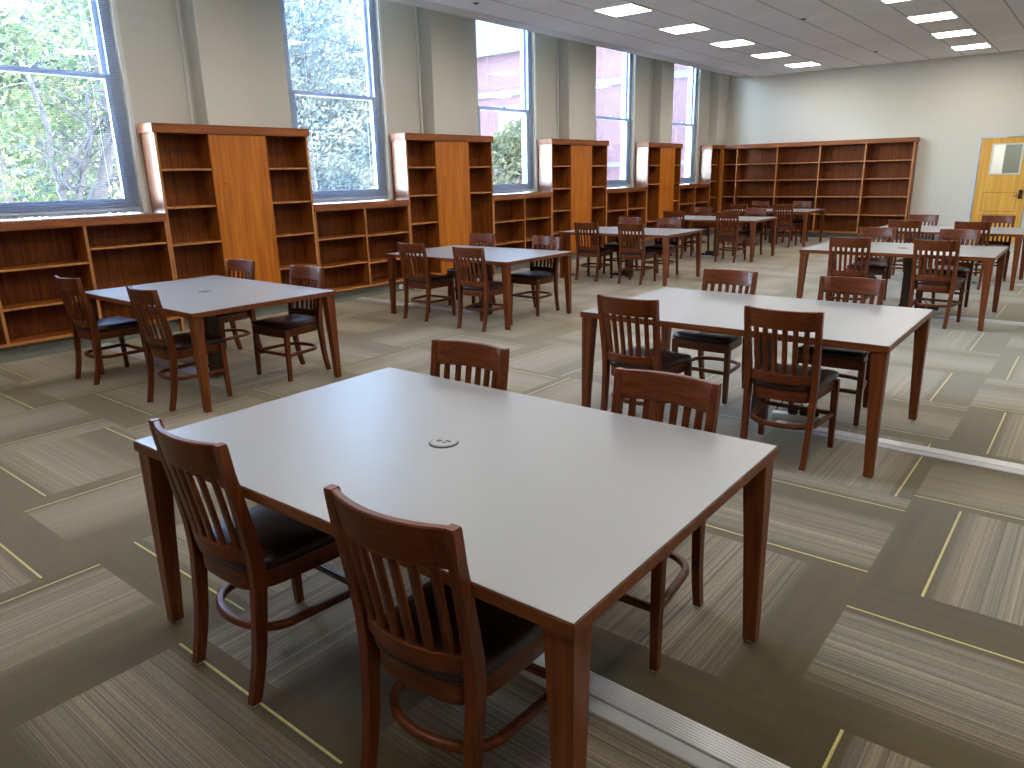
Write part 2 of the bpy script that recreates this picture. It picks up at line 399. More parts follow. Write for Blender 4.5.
# windows
def make_window(k, y0, y1):
    w = bpy.data.objects.new('window_%d' % k, None); COL.objects.link(w); w['kind'] = 'structure'
    w.location = (XW-.115, (y0+y1)/2, WZ0)
    hw = (y1-y0)/2; H = WZ1-WZ0; R = WRAIL-WZ0
    f = .10
    bm = bmesh.new()
    bx(bm, -.05, .05, -hw, -hw+f, 0, H); bx(bm, -.05, .05, hw-f, hw, 0, H); bx(bm, -.05, .05, -hw+f, hw-f, 0, f); bx(bm, -.05, .05, -hw+f, hw-f, H-f, H)
    obj('frame', bm, M_winfr, w)
    def sash(z0, z1, x):
        bm = bmesh.new(); s = .05; a = hw-f
        bx(bm, x-.02, x+.02, -a, -a+s, z0, z1, .004); bx(bm, x-.02, x+.02, a-s, a, z0, z1, .004)
        bx(bm, x-.02, x+.02, -a+s, a-s, z0, z0+s, .004); bx(bm, x-.02, x+.02, -a+s, a-s, z1-s, z1, .004)
        so = obj('sash', bm, M_winfr, w)
        obj('pane', box(x-.003, x+.003, -a+s, a-s, z0+s, z1-s), M_glass, so)
        return so
    lo = sash(f, R+.03, .022); sash(R-.02, H-f, -.022)
    bm = bmesh.new(); bx(bm, .005, .04, -.035, .035, R+.03, R+.05, .004); bx(bm, .015, .035, -.012, .03, R+.05, R+.06); obj('sash_lock', bm, M_winfr, lo)
    # corner bead on the wall beside the opening
    obj('casing', box(.115, .127, hw-.002, hw+.045, 0, H, .003), M_trimw, w)
    return w
for k, (a, b) in enumerate(WIN): make_window(k+1, a, b)

BL = ['first window from the left, partly out of frame', 'second window, between the first two tall bookcases', 'third window, between second and third tall bookcases', 'fourth window, facing the pink brick wing', 'fifth and farthest window, by the corner']
PITCH, SW = .0225, .025
def make_blind(k, y0, y1):
    t = thing('window_blind', 'white horizontal slat blind on the ' + BL[k], 'blind', (XW-.032, (y0+y1)/2, WZ0), 0, 'slat blinds on the windows')
    hw = (y1-y0)/2-.012; H = WZ1-WZ0
    obj('head_rail', box(-.02, .02, -hw, hw, H-.05, H-.005, .004), M_winfr, t)
    obj('bottom_rail', box(-.014, .014, -hw, hw, .025, .045, .004), M_winfr, t)
    bm = bmesh.new(); z = .06; tl = math.radians(-4)
    while z < H-.06:
        rows = []
        for q in (-1, 0, 1):
            x = q*SW/2*math.cos(tl); zz = z + q*SW/2*math.sin(tl) + (0.0016 if q == 0 else 0)
            rows.append((bm.verts.new((x, -hw, zz)), bm.verts.new((x, hw, zz))))
        for a, b in zip(rows, rows[1:]): bm.faces.new((a[0], b[0], b[1], a[1]))
        z += PITCH
    obj('slats', bm, M_slat, t)
    for y in (-hw*.62, hw*.62):
        bm = bmesh.new(); tube(bm, [(.014, y, .03), (.014, y, H-.05)], [.0012]*2, 4); obj('ladder_cord', bm, M_winfr, t)
    return t
for k, (a, b) in enumerate(WIN): make_blind(k, a, b)

def edged(o, axis, sign):
    o.data.materials.append(M_edge)
    for p in o.data.polygons:
        if p.normal[axis]*sign > .9: p.material_index = 1
    return o
# ------------------------------------------------------------------ bookcases
ZTALL, ZLOW = 2.215, 1.297
def tall_case(y0, y1, d1, d2, label, lsh, rsh, k):
    """tall unit standing against the window wall; open columns either side of a flush panel."""
    t = thing('tall_bookcase', label, 'bookcase', (XS, (y0+y1)/2, 0), 0, 'tall bookcases along the window wall')
    c = (y0+y1)/2; a, b, e, f = y0-c, y1-c, d1-c, d2-c
    D = -.30
    edged(obj('side_panel', box(D+.02, 0, a, a+.03, .0, 2.12, .002), M_side, t), 0, 1)
    edged(obj('side_panel', box(D+.02, 0, b-.03, b, .0, 2.12, .002), M_case_z, t), 0, 1)
    obj('scribe_strip', box(D-.02, D+.02, a+.012, a+.03, 0, 2.12), M_case_z, t)
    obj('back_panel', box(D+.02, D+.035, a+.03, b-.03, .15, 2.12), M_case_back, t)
    bm = box(D, .022, a-.022, b+.022, 2.12, ZTALL, .004); obj('cornice', bm, M_case_y, t)
    edged(obj('bottom_board', box(D+.03, -.002, a+.03, b-.03, .15, .18), M_case_y, t), 0, 1)
    obj('plinth', box(D+.03, -.06, a+.01, b-.01, 0, .15), M_plinth, t)
    pn = obj('flush_panel', box(-.03, .004, e, f, .152, 2.118, .002), M_panel, t)
    edged(obj('divider', box(D+.035, -.002, e-.004, e+.02, .18, 2.12), M_case_z, t), 0, 1)
    edged(obj('divider', box(D+.035, -.002, f-.02, f+.004, .18, 2.12), M_case_z, t), 0, 1)
    bm = bmesh.new(); tube(bm, [(.002, e+.16*(f-e)*1.0+.02, 1.585), (.008, e+.16*(f-e)+.02, 1.585)], [.008, .008], 10); obj('lock', bm, M_dkmetal, pn)
    for z in lsh: edged(obj('shelf', box(D+.035, -.012, a+.03, e-.004, z-.011, z+.011, .002), M_case_y, t), 0, 1)
    for z in rsh: edged(obj('shelf', box(D+.035, -.012, f+.004, b-.03, z-.011, z+.011, .002), M_case_y, t), 0, 1)
    return t
SH = (.545, .95, 1.347, 1.745)
tall_case(3.922, 5.845, 4.531, 5.251, 'tall bookcase with flush panel, nearest and largest in view, behind front left table', SH, SH, 0)
tall_case(7.50, 9.397, 8.10, 8.83, 'second tall bookcase with flush panel, right of the second window', SH, (.545, 1.347, 1.745), 1)
tall_case(11.04, 12.93, 11.65, 12.36, 'third tall bookcase with flush panel, between third and fourth windows', SH, SH, 2)
tall_case(14.58, 16.16, 15.14, 15.85, 'fourth tall bookcase with flush panel, narrow right column, before the last window', (.545, 1.347, 1.745), SH, 3)

def low_case(y0, y1, divs, shelves, label):
    t = thing('low_bookcase', label, 'bookcase', (XS, (y0+y1)/2, 0), 0, 'low bookcases under the windows')
    c = (y0+y1)/2; a, b = y0-c+.001, y1-c-.001; D = -.315
    obj('countertop', box(D, .012, a, b, 1.213, ZLOW, .004), M_top, t)
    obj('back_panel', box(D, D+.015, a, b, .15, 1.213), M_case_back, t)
    edged(obj('bottom_board', box(D+.015, -.002, a, b, .15, .18, .002), M_case_y, t), 0, 1)
    obj('plinth', box(D+.015, -.06, a, b, 0, .15), M_plinth, t)
    xs = [a] + [d-c for d in divs] + [b]
    edged(obj('side_panel', box(D+.015, -.002, a, a+.022, .18, 1.213), M_case_z, t), 0, 1)
    edged(obj('side_panel', box(D+.015, -.002, b-.022, b, .18, 1.213), M_case_z, t), 0, 1)
    for d in divs: edged(obj('divider', box(D+.015, -.002, d-c-.015, d-c+.015, .18, 1.213, .002), M_case_z, t), 0, 1)
    for k, (p, q) in enumerate(zip(xs, xs[1:])):
        for z in shelves[k]: edged(obj('shelf', box(D+.015, -.014, p+(.015 if k else .022), q-(.015 if k < len(xs)-2 else .022), z-.011, z+.011, .002), M_case_y, t), 0, 1)
    return t
S2 = (.494, .855)
low_case(-1.2, 3.92, (-.32, .53, 1.38, 2.24, 3.09), (S2, S2, S2, S2, S2, (.50, .985)), 'long low bookcase under the first window, at the left edge')
low_case(5.847, 7.498, (6.683,), (S2, (.475, .845)), 'low two-bay bookcase under the second window')
low_case(9.399, 11.038, (10.24,), (S2, S2), 'low two-bay bookcase under the third window')
low_case(12.932, 14.578, (13.77,), (S2, S2), 'low two-bay bookcase under the fourth window')
low_case(16.162, 17.83, (17.0,), (S2, S2), 'low two-bay bookcase under the fifth window, beside the corner')

# end unit along the window wall meeting the long case on the far wall
YE = 18.50
t = thing('corner_bookcase', 'narrow tall corner bookcase between the last window and the far wall', 'bookcase', (XS, 18.16, 0))
D = -.30
edged(obj('side_panel', box(D, 0, -.33, -.30, 0, 2.12, .002), M_side, t), 0, 1)
obj('back_panel', box(D, D+.015, -.30, .34, .15, 2.12), M_case_back, t)
obj('back_panel', box(D, -.075, .10, .115, .15, 2.12), M_case_back, t); obj('back_panel', box(-.085, -.07, .10, .34, .15, 2.12), M_case_back, t)
obj('corner_stile', box(-.03, 0, .23, .34, .12, 2.12, .002), M_panel, t)
obj('cornice', box(D, .022, -.352, .318, 2.12, ZTALL, .004), M_case_y, t)
edged(obj('bottom_board', box(D+.015, -.002, -.30, .23, .15, .18), M_case_y, t), 0, 1)
obj('plinth', box(D+.015, -.06, -.32, .34, 0, .15), M_plinth, t)
for z in SH: edged(obj('shelf', box(D+.015, -.012, -.30, .10, z-.011, z+.011), M_case_y, t), 0, 1)

t = thing('long_bookcase', 'long wooden five-bay bookcase along the far wall, left of the yellow door', 'bookcase', (-5.73, YE, 0))
cx = -5.73; a, b = -7.915-cx, -3.535-cx
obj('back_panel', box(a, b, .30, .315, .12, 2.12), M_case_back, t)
obj('cornice', box(a, b+.022, -.022, .325, 2.12, ZTALL, .004), M_case_x, t)
edged(obj('bottom_board', box(a, b-.03, .002, .30, .12, .15, .002), M_case_x, t), 1, -1)
obj('plinth', box(a, b-.01, .06, .30, 0, .12), M_base, t)
edged(obj('side_panel', box(b-.03, b, 0, .315, 0, 2.12, .002), M_case_z, t), 1, -1)
edged(obj('side_panel', box(a, a+.03, 0, .30, .15, 2.12, .002), M_case_z, t), 1, -1)
dv = [-7.542, -6.535, -5.530, -4.535]
for d in dv: edged(obj('divider', box(d-cx-.016, d-cx+.016, .001, .30, .15, 2.12, .002), M_case_z, t), 1, -1)
xs = [a+.03] + [d-cx for d in dv] + [b-.03]
for p, q in zip(xs, xs[1:]):
    for z in (.543, .95, 1.347, 1.74): edged(obj('shelf', box(p+(.016 if p != xs[0] else 0), q-(.016 if q != xs[-1] else 0), .012, .30, z-.011, z+.011, .002), M_case_x, t), 1, -1)
cb = bmesh.new(); tube(cb, [(-3.50, 18.80, 2.18), (-3.46, 18.80, 2.20), (-3.42, 18.81, 2.165), (-3.39, 18.815, 2.09), (-3.33, 18.815, 2.06)], [.006]*5, 6)
tag(obj('cable', cb, M_trimw), 'short loose cable on the wall at the top right of the long bookcase', 'cable')

# ------------------------------------------------------------------ door
d = bpy.data.objects.new('door_1', None); COL.objects.link(d); d['kind'] = 'structure'; d.location = (-2.35, YF, 0)
W = .94
bm = bmesh.new()
gx0, gx1, gz0, gz1 = .23, .745, 1.42, 2.0
bx(bm, .02, gx0, .03, .075, .01, 2.14); bx(bm, gx1, W-.02, .03, .075, .01, 2.14); bx(bm, gx0, gx1, .03, .075, .01, gz0); bx(bm, gx0, gx1, .03, .075, gz1, 2.14)
leaf = obj('door_leaf', bm, M_yellow, d)
def groove(x0, x1, z0, z1):
    bm = bmesh.new(); g = .007
    bx(bm, x0, x1, .0275, .030, z0, z0+g); bx(bm, x0, x1, .0275, .030, z1-g, z1); bx(bm, x0, x0+g, .0275, .030, z0+g, z1-g); bx(bm, x1-g, x1, .0275, .030, z0+g, z1-g)
    return obj('panel_line', bm, M_table_z, leaf)
groove(.17, .775, .64, 1.04); groove(.17, .775, .12, .58)
bm = bmesh.new(); s = .022
bx(bm, gx0-s, gx1+s, .024, .08, gz0-s, gz0+.006); bx(bm, gx0-s, gx1+s, .024, .08, gz1-.006, gz1+s); bx(bm, gx0-s, gx0+.006, .024, .08, gz0, gz1); bx(bm, gx1-.006, gx1+s, .024, .08, gz0, gz1)
obj('glazing_bead', bm, M_steelfr, leaf)
obj('vision_pane', box(gx0, gx1, .049, .055, gz0, gz1), M_glass, leaf)
bm = bmesh.new(); bx(bm, .80, .875, .018, .03, .90, 1.09, .004); plate = obj('lock_plate', bm, M_dkmetal, leaf)
bm = bmesh.new(); tube(bm, [(.845, .02, .965), (.845, -.035, .965), (.84, -.04, .965), (.72, -.04, .962)], [.011, .011, .011, .009], 10); obj('lever_handle', bm, M_dkmetal, plate)
bm = bmesh.new()
bx(bm, -.07, 0, -.015, .15, 0, 2.225, .003); bx(bm, W, W+.07, -.015, .15, 0, 2.225, .003); bx(bm, -.0, W, -.015, .15, 2.155, 2.225, .003)
obj('door_frame', bm, M_steelfr, d)

# ------------------------------------------------------------------ ceiling lights
def make_light():
    t = thing('ceiling_light', '', 'ceiling light')
    h = .305; bm = bmesh.new(); f = .016; zt, zb = 0, -.016
    bx(bm, -h, h, -h, -h+f, zb, zt); bx(bm, -h, h, h-f, h, zb, zt); bx(bm, -h, -h+f, -h+f, h-f, zb, zt); bx(bm, h-f, h, -h+f, h-f, zb, zt)
    obj('frame', bm, M_white, t)
    obj('diffuser', box(-h+f, h-f, -h+f, h-f, -.012, -.002), M_lamp, t)
    return t
proto = None
NL = ['first and largest visible', 'second', 'third', 'fourth', 'fifth and farthest']
NR = ['first, cut by the top edge', 'second', 'third', 'fourth and farthest']
for r, x in enumerate((-5.75, -2.58, .59)):
    for k in range(-5, 5):
        y = 9.75+1.92*k; grp = 'square ceiling lights'
        if r == 0 and k >= 0: lab = 'lit square ceiling panel, %s of five in the row nearest the windows' % NL[k]
        elif r == 1 and k >= 1: lab = 'lit square ceiling panel, %s of four in the right-hand row' % NR[k-1]
        else: lab, grp = 'lit square ceiling panel beyond the edge of the picture', 'ceiling lights out of the picture'
        if proto is None:
            proto = make_light(); o = proto; o.location = (x, y, ZC); o['label'] = lab; o['group'] = grp
        else: o = dup(proto, (x, y, ZC), 0, lab, grp)
def sprinkler(x, y, lab):
    t = thing('sprinkler_head', lab, 'sprinkler', (x, y, ZC), 0, 'sprinkler heads in the ceiling')
    bm = bmesh.new(); cyl(bm, 0, 0, -.012, 0, .04, .045, 16); obj('escutcheon', bm, M_grom, t)
    bm = bmesh.new(); cyl(bm, 0, 0, -.02, -.012, .016, .02, 12); obj('deflector', bm, M_dkmetal, t)
sprinkler(-6.95, 8.0, 'small ceiling sprinkler head near the window edge at the top')
sprinkler(-4.1, 12.3, 'small ceiling sprinkler head in mid ceiling between the light rows')
sprinkler(-4.1, 16.7, 'small ceiling sprinkler head over the far end of the room')

# ------------------------------------------------------------------ tables
TL, TW, TH = 1.864, 1.228, .737
def make_table():
    t = thing('study_table', '', 'table', group='grey-topped study tables')
    hl, hw = TL/2, TW/2
    top = obj('tabletop', box(-hl+.003, hl-.003, -hw+.003, hw-.003, TH-.006, TH, .001), M_lam, t)
    eb = obj('edge_band', box(-hl, hl, -hw, hw, TH-.038, TH-.0015, .0025), M_table_x, t)
    for sx in (-1, 1):
        for sy in (-1, 1):
            def ring(z, w):
                ox, oy = sx*(hl-.008), sy*(hw-.008); ix, iy = ox-sx*w, oy-sy*w
                return [(ox, oy, z), (ix, oy, z), (ix, iy, z), (ox, iy, z)]
            bm = bmesh.new(); loft(bm, [ring(.008, .045), ring(.40, .062), ring(TH-.038, .078)])
            bmesh.ops.recalc_face_normals(bm, faces=bm.faces)
            bmesh.ops.bevel(bm, geom=list(bm.edges), offset=.003, segments=2, affect='EDGES')
            lg = obj('leg', bm, M_table_z, t)
            bm = bmesh.new(); cyl(bm, sx*(hl-.03), sy*(hw-.03), 0, .009, .017); obj('glide', bm, M_glide, lg, True)
    # flush power outlet in the middle of the top
    bm = bmesh.new(); cyl(bm, 0, 0, TH-.001, TH+.004, .052, .049, 28); g = obj('power_grommet', bm, M_black, t)
    bm = bmesh.new(); cyl(bm, 0, 0.002, TH+.004, TH+.0065, .047, .044, 28); lid = obj('grommet_lid', bm, M_grom, g)
    bm = bmesh.new(); bx(bm, -.024, -.008, -.012, .004, TH+.0062, TH+.0075); bx(bm, .002, .024, .004, .014, TH+.0062, TH+.0075); bx(bm, .004, .016, -.012, -.004, TH+.0062, TH+.0075); obj('outlet_slot', bm, M_black, lid)
    obj('power_column', box(-.045, .045, -.04, .04, .012, TH-.038, .004), M_column, t)
    return t
TAB = {1:(-1.655,1.664,.8),2:(-5.775,3.10,-.4),3:(-1.70,4.594,.4),8:(-1.736,9.106,.3),4:(-5.767,6.535,0),5:(-5.80,10.18,1.0),6:(-5.827,13.553,1.5),7:(-5.86,16.631,0),9:(-1.75,12.13,0)}
TLAB = {1:'large grey-topped study table in the foreground, nearest to the viewer',
 2:'grey-topped study table at left, in front of the nearest tall bookcase',
 3:'grey-topped study table right of centre, second of the right row',
 4:'grey-topped study table in front of the second tall bookcase',
 5:'grey-topped study table in front of the third tall bookcase, mid distance',
 6:'grey-topped study table, fourth of the window row',
 7:'grey-topped study table, farthest of the window row, before the long bookcase',
 8:'grey-topped study table, third of the right row, at the right edge',
 9:'grey-topped study table, farthest of the right row, nearest the yellow door'}
proto = None
for k in sorted(TAB):
    x, y, r = TAB[k]
    if proto is None: proto = make_table(); proto.location = (x, y, 0); proto.rotation_euler = (0, 0, math.radians(r)); proto['label'] = TLAB[k]
    else:
        q = dup(proto, (x, y, 0), math.radians(r), TLAB[k])
        for c in q.children:
            if c.name.startswith('power_column'): c.location.x = {3: .09, 8: .09, 4: .12}.get(k, 0)

# ------------------------------------------------------------------ chairs
HC = .895
def bow(x, hw, depth):       # how far a back rail bends backwards at lateral position x
    return -depth*(1-(x/hw)**2)
def back_y(z):               # rear post centre line
    pts = [(0, -.222), (.10, -.196), (.22, -.176), (.40, -.160), (.50, -.160), (.65, -.184), (.737, -.202), (.80, -.213), (.895, -.226)]
    for (a, ya), (b, yb) in zip(pts, pts[1:]):
        if z <= b: return ya + (yb-ya)*(z-a)/(b-a)
    return pts[-1][1]
def back_x(z):
    return .1725 + .0195*min(z/.895, 1)
def make_chair():
    t = thing('wooden_chair', '', 'chair', group='slat-back wooden chairs')
    for s in (-1, 1):
        zs = [.008, .06, .12, .2, .3, .4, .46, .52, .6, .7, .8, .86, .890, HC]
        w = [.031, .031, .032, .032, .033, .034, .034, .034, .033, .032, .031, .031, .030, .026]
        dd = [.036, .037, .038, .040, .043, .046, .047, .046, .043, .039, .035, .033, .031, .027]
        lg = autosmooth(obj('rear_leg', post([(s*back_x(z), back_y(z), z) for z in zs], w, dd, .14), M_chair_z, t), 30)
        bm = bmesh.new(); cyl(bm, s*.1725, -.222, 0, .009, .012); obj('glide', bm, M_glide, lg)
        zs = [.008, .15, .3, .40, .432]
        fl = autosmooth(obj('front_leg', post([(s*(.208-.004*z/.43), .222-.012*z/.43, z) for z in zs], [.029, .032, .036, .038, .038], [.029, .033, .037, .039, .039], .14), M_chair_z, t), 30)
        bm = bmesh.new(); cyl(bm, s*.208, .222, 0, .009, .011); obj('glide', bm, M_glide, fl)
    # crest rail: bowed board between the posts
    def rail(z0, z1, hw, depth, th, off=0.0, n=14, arch=0.0):
        bm = bmesh.new(); rings = []
        for i in range(n+1):
            x = -hw + 2*hw*i/n; yb = bow(x, hw, depth)+off
            up = arch*(1-(x/hw)**2)
            zb, zt = z0, z1+up
            yl, yu = back_y(z0)+yb, back_y(z1)+yb
            c = .004
            rings.append([(x, yl-th/2, zb+c), (x, yl-th/2+c, zb), (x, yl+th/2-c, zb), (x, yl+th/2, zb+c), (x, yu+th/2, zt-c), (x, yu+th/2-c, zt), (x, yu-th/2+c, zt), (x, yu-th/2, zt-c)])
        return loft(bm, rings)
    autosmooth(obj('crest_rail', rail(.785, HC-.002, .182, .042, .024), M_chair_x, t), 35)
    autosmooth(obj('lower_rail', rail(.474, .532, .170, .042, .022), M_chair_x, t), 35)
    for i in range(6):
        x = (i-2.5)*.0515
        rings = []; bm = bmesh.new()
        for z in (.526, .60, .70, .79):
            y = back_y(z) + bow(x, .178, .042)
            rings.append([(x*(1+.05*(z-.53)/.26)+u, y+v, z) for u, v in rrect(.027, .011, .15)])
        autosmooth(obj('slat', loft(bm, rings), M_chair_z, t), 50)
    # seat outline (plan), rounded at the back
    def outline(grow):
        P = []
        for i in range(9):
            a = i/8; P.append((-.205-grow+(.41+2*grow)*a, .232+grow+.012*math.sin(PI*a)))
        for i in range(1, 18):
            a = i/18*PI
            # right side to the back and round to the left side
            P.append(((.19+grow)*math.copysign(abs(math.cos(a))**.42, math.cos(a)), .06-(.248+grow)*abs(math.sin(a))**.62))
        return P
    def slab(z0, z1, grow, top_rings):
        bm = bmesh.new(); o = outline(grow); rings = [[(x, y, z0) for x, y in o]]
        for z, g in top_rings: rings.append([(x*(1+g), .02+(y-.02)*(1+g), z) for x, y in o])
        return loft(bm, rings)
    autosmooth(obj('seat_frame', slab(.372, .436, -.006, [(.376, .008), (.432, .008), (.436, 0)]), M_chair_x, t), 40)
    cs = slab(.437, .48, 0, [(.443, .02), (.457, .028), (.470, .01), (.480, -.06), (.487, -.20), (.491, -.42), (.493, -.75)])
    obj('seat_cushion', cs, M_leather, t, True)
    # bent hoop under the seat and a straight bar across the front legs
    z = .222; path = [(-.203, .205, z), (-.196, .12, z), (-.188, .03, z)]
    for i in range(0, 15):
        a = i/14*PI; path.append((-.182*math.cos(a), -.03-.138*abs(math.sin(a))**.8, z))
    path += [(.188, .03, z), (.196, .12, z), (.203, .205, z)]
    autosmooth(obj('hoop_stretcher', sweep(path, .026, .026), M_chair_x, t), 50)
    autosmooth(obj('front_stretcher', box(-.195, .195, .198, .222, .211, .236, .005), M_chair_x, t), 40)
    return t
CH = {1:[(-.41,-.68,0),(.475,-.65,3.0),(-.478,.645,5),(.48,.685,1.5)],
 2:[(-.76,-.755,2),(.46,-.725,0),(-.58,.70,3),(.46,.69,3.5)],
 3:[(-.48,-.79,-1),(.42,-.70,1.6),(-.44,.62,-1),(.41,.69,2)],
 4:[(-.36,-.74,1),(.57,-.81,2),(-.50,.64,0),(.52,.61,-2)],
 5:[(-.38,-.68,3),(.39,-.68,4),(-.42,.70,0),(.32,.68,2)],
 6:[(-.56,-.74,4),(.52,-.82,1),(-.64,.72,-2),(.47,.66,-3)],
 7:[(-.50,-.80,2),(.48,-.82,3),(-.55,.68,2),(.38,.76,-3)],
 8:[(-.39,-.67,3),(.43,-.65,-3),(-.47,.84,3),(.42,.82,-5)],
 9:[(-.45,-.65,-1),(.37,-.73,2),(-.46,.66,-4),(.50,.74,3)]}
TN = {1:'at the nearest foreground table', 2:'at the left front table by the nearest tall bookcase', 3:'at the second table of the right row', 8:'at the third table of the right row',
 9:'at the farthest table of the right row', 4:'at the second table of the window row', 5:'at the third table of the window row', 6:'at the fourth table of the window row', 7:'at the farthest table of the window row'}
SD = ['near side left', 'near side right', 'far side left', 'far side right']
proto = None
RY = back_y(.895)                    # the measured points are the crest tops
for k in sorted(CH):
    tx, ty, _ = TAB[k]
    for i, (rx, ry, yaw) in enumerate(CH[k]):
        a = math.radians(yaw) + (PI if i >= 2 else 0)
        need = TW/2+.046+.19*abs(math.sin(math.radians(yaw-TAB[k][2]))); ry = math.copysign(max(abs(ry), need), ry)
        ox, oy = -math.sin(a)*RY, math.cos(a)*RY        # crest offset from the chair's origin
        loc = (tx+rx-ox, ty+ry-oy, 0); lab = 'wooden chair, %s, %s' % (SD[i], TN[k])
        if proto is None: proto = make_chair(); proto.location = loc; proto.rotation_euler = (0, 0, a); proto['label'] = lab
        else: dup(proto, loc, a, lab)

# ------------------------------------------------------------------ floor cable covers
def raceway(x0, x1, yc, lab, w=.15, rz=0):
    L = abs(x1-x0); t = thing('cable_cover', lab, 'floor cable cover', ((x0+x1)/2, yc, 0), rz, 'aluminium floor cable covers'); h = L/2
    bm = bmesh.new()
    prof = [(-w*.16, .001), (-w*.15, .014)]
    n = 8
    for i in range(n):
        y0 = -w*.13 + (w*.58)*i/n; dy = w*.58/n
        prof += [(y0, .017), (y0+dy*.6, .017), (y0+dy*.65, .0155), (y0+dy*.95, .0155)]
    prof += [(w*.46, .014), (w*.5, .001)]
    loft(bm, [[(-h, y, z) for y, z in prof], [(h, y, z) for y, z in prof]]); obj('ribbed_cover', bm, M_alu, t)
    bm = bmesh.new(); prof = [(-w*.5, .001), (-w*.48, .006), (-w*.36, .010), (-w*.35, .008), (-w*.18, .012), (-w*.165, .001)]
    loft(bm, [[(-h, y, z) for y, z in prof], [(h, y, z) for y, z in prof]]); obj('side_lip', bm, M_alu_d, t)
    return t
r1 = raceway(-1.34, XR-.02, 1.64, 'silver ribbed floor cable cover running right from under the nearest table', .155, math.radians(-1.0))
raceway(-1.50, XR-.02, 4.595, 'silver ribbed floor cable cover running right from the second table of the right row', .14)
raceway(-1.60, XR-.02, 9.10, 'silver ribbed floor cable cover crossing under the third table of the right row', .15)
raceway(-1.60, XR-.02, 12.13, 'silver ribbed floor cable cover under the farthest table of the right row', .15)
for k, nm in ((2, 'left front table by the nearest tall bookcase'), (4, 'second table of the window row'), (5, 'third table of the window row'), (6, 'fourth table of the window row')):
    raceway(-7.97, TAB[k][0]-.10, TAB[k][1]-.02, 'silver floor cable cover from bookcase to ' + nm, .14)
# upturned end of the nearest cover with its plug
t = thing('cable_elbow', 'white plastic cable elbow at the end of the nearest floor cover', 'cable elbow', (-1.36, 1.66, 0))
bm = bmesh.new(); tube(bm, [(.03, 0, .016), (0, 0, .02), (-.02, 0, .05), (-.025, 0, .14)], [.014, .018, .018, .016], 10); obj('spout', bm, M_white, t, True)
bm = bmesh.new(); tube(bm, [(-.025, 0, .14), (-.04, .0, .20), (-.12, 0, .24), (-.20, 0.0, .26), (-.255, 0, .27)], [.008]*5, 8); obj('cord', bm, M_black, t, True)

def strip(x, y, lab, white=True, cables=True):
    t = thing('power_strip', lab, 'power strip', (x, y, 0), math.radians(14), 'power strips on the floor under tables')
    bd = obj('body', box(-.15, .15, -.035, .035, .002, .045, .006), M_white if white else M_black, t)
    for i, px in enumerate((-.02, .05, .11)):
        obj('plug', box(px-.031, px+.031, -.038, .034, .045, .095, .008), M_black, bd)
    if cables:
        for i, (px, hh, sx) in enumerate(((-.02, .30, -.16), (.05, .22, -.24), (.11, .16, -.10))):
            bm = bmesh.new(); p0 = Vector((px, 0, .08)); p1 = Vector((sx-.04, .10+.03*i, .012))
            pts = []
            for q in range(11):
                s = q/10; p = p0.lerp(p1, s); p.z += hh*math.sin(PI*s)*(.6+.3*s); p.y += .05*math.sin(2*PI*s); pts.append(p)
            tube(bm, pts, [.005]*11, 6); obj('cord', bm, M_black, t, True)
    return t
strip(-1.42, 4.75, 'white power strip with black plugs under the second table of the right row')
strip(-1.47, 9.26, 'white power strip with looping cords under the third table of the right row')
strip(-5.93, 6.70, 'black power strip under the second table of the window row', False, False)
strip(-6.03, 10.34, 'black power strip under the third table of the window row', False, False)
strip(-6.05, 13.71, 'black power strip under the fourth table of the window row', False, False)
t = thing('wall_plug', 'white plug with cord at the plinth by the second window', 'plug', (XS-.06, 7.28, .07))
obj('plug_body', box(0, .03, -.03, .03, -.035, .035, .005), M_white, t)
bm = bmesh.new(); tube(bm, [(.03, 0, 0), (.06, 0, -.01), (.09, .03, -.045), (.16, .12, -.063), (.30, .16, -.064)], [.005]*5, 6); obj('cord', bm, M_base, t, True)

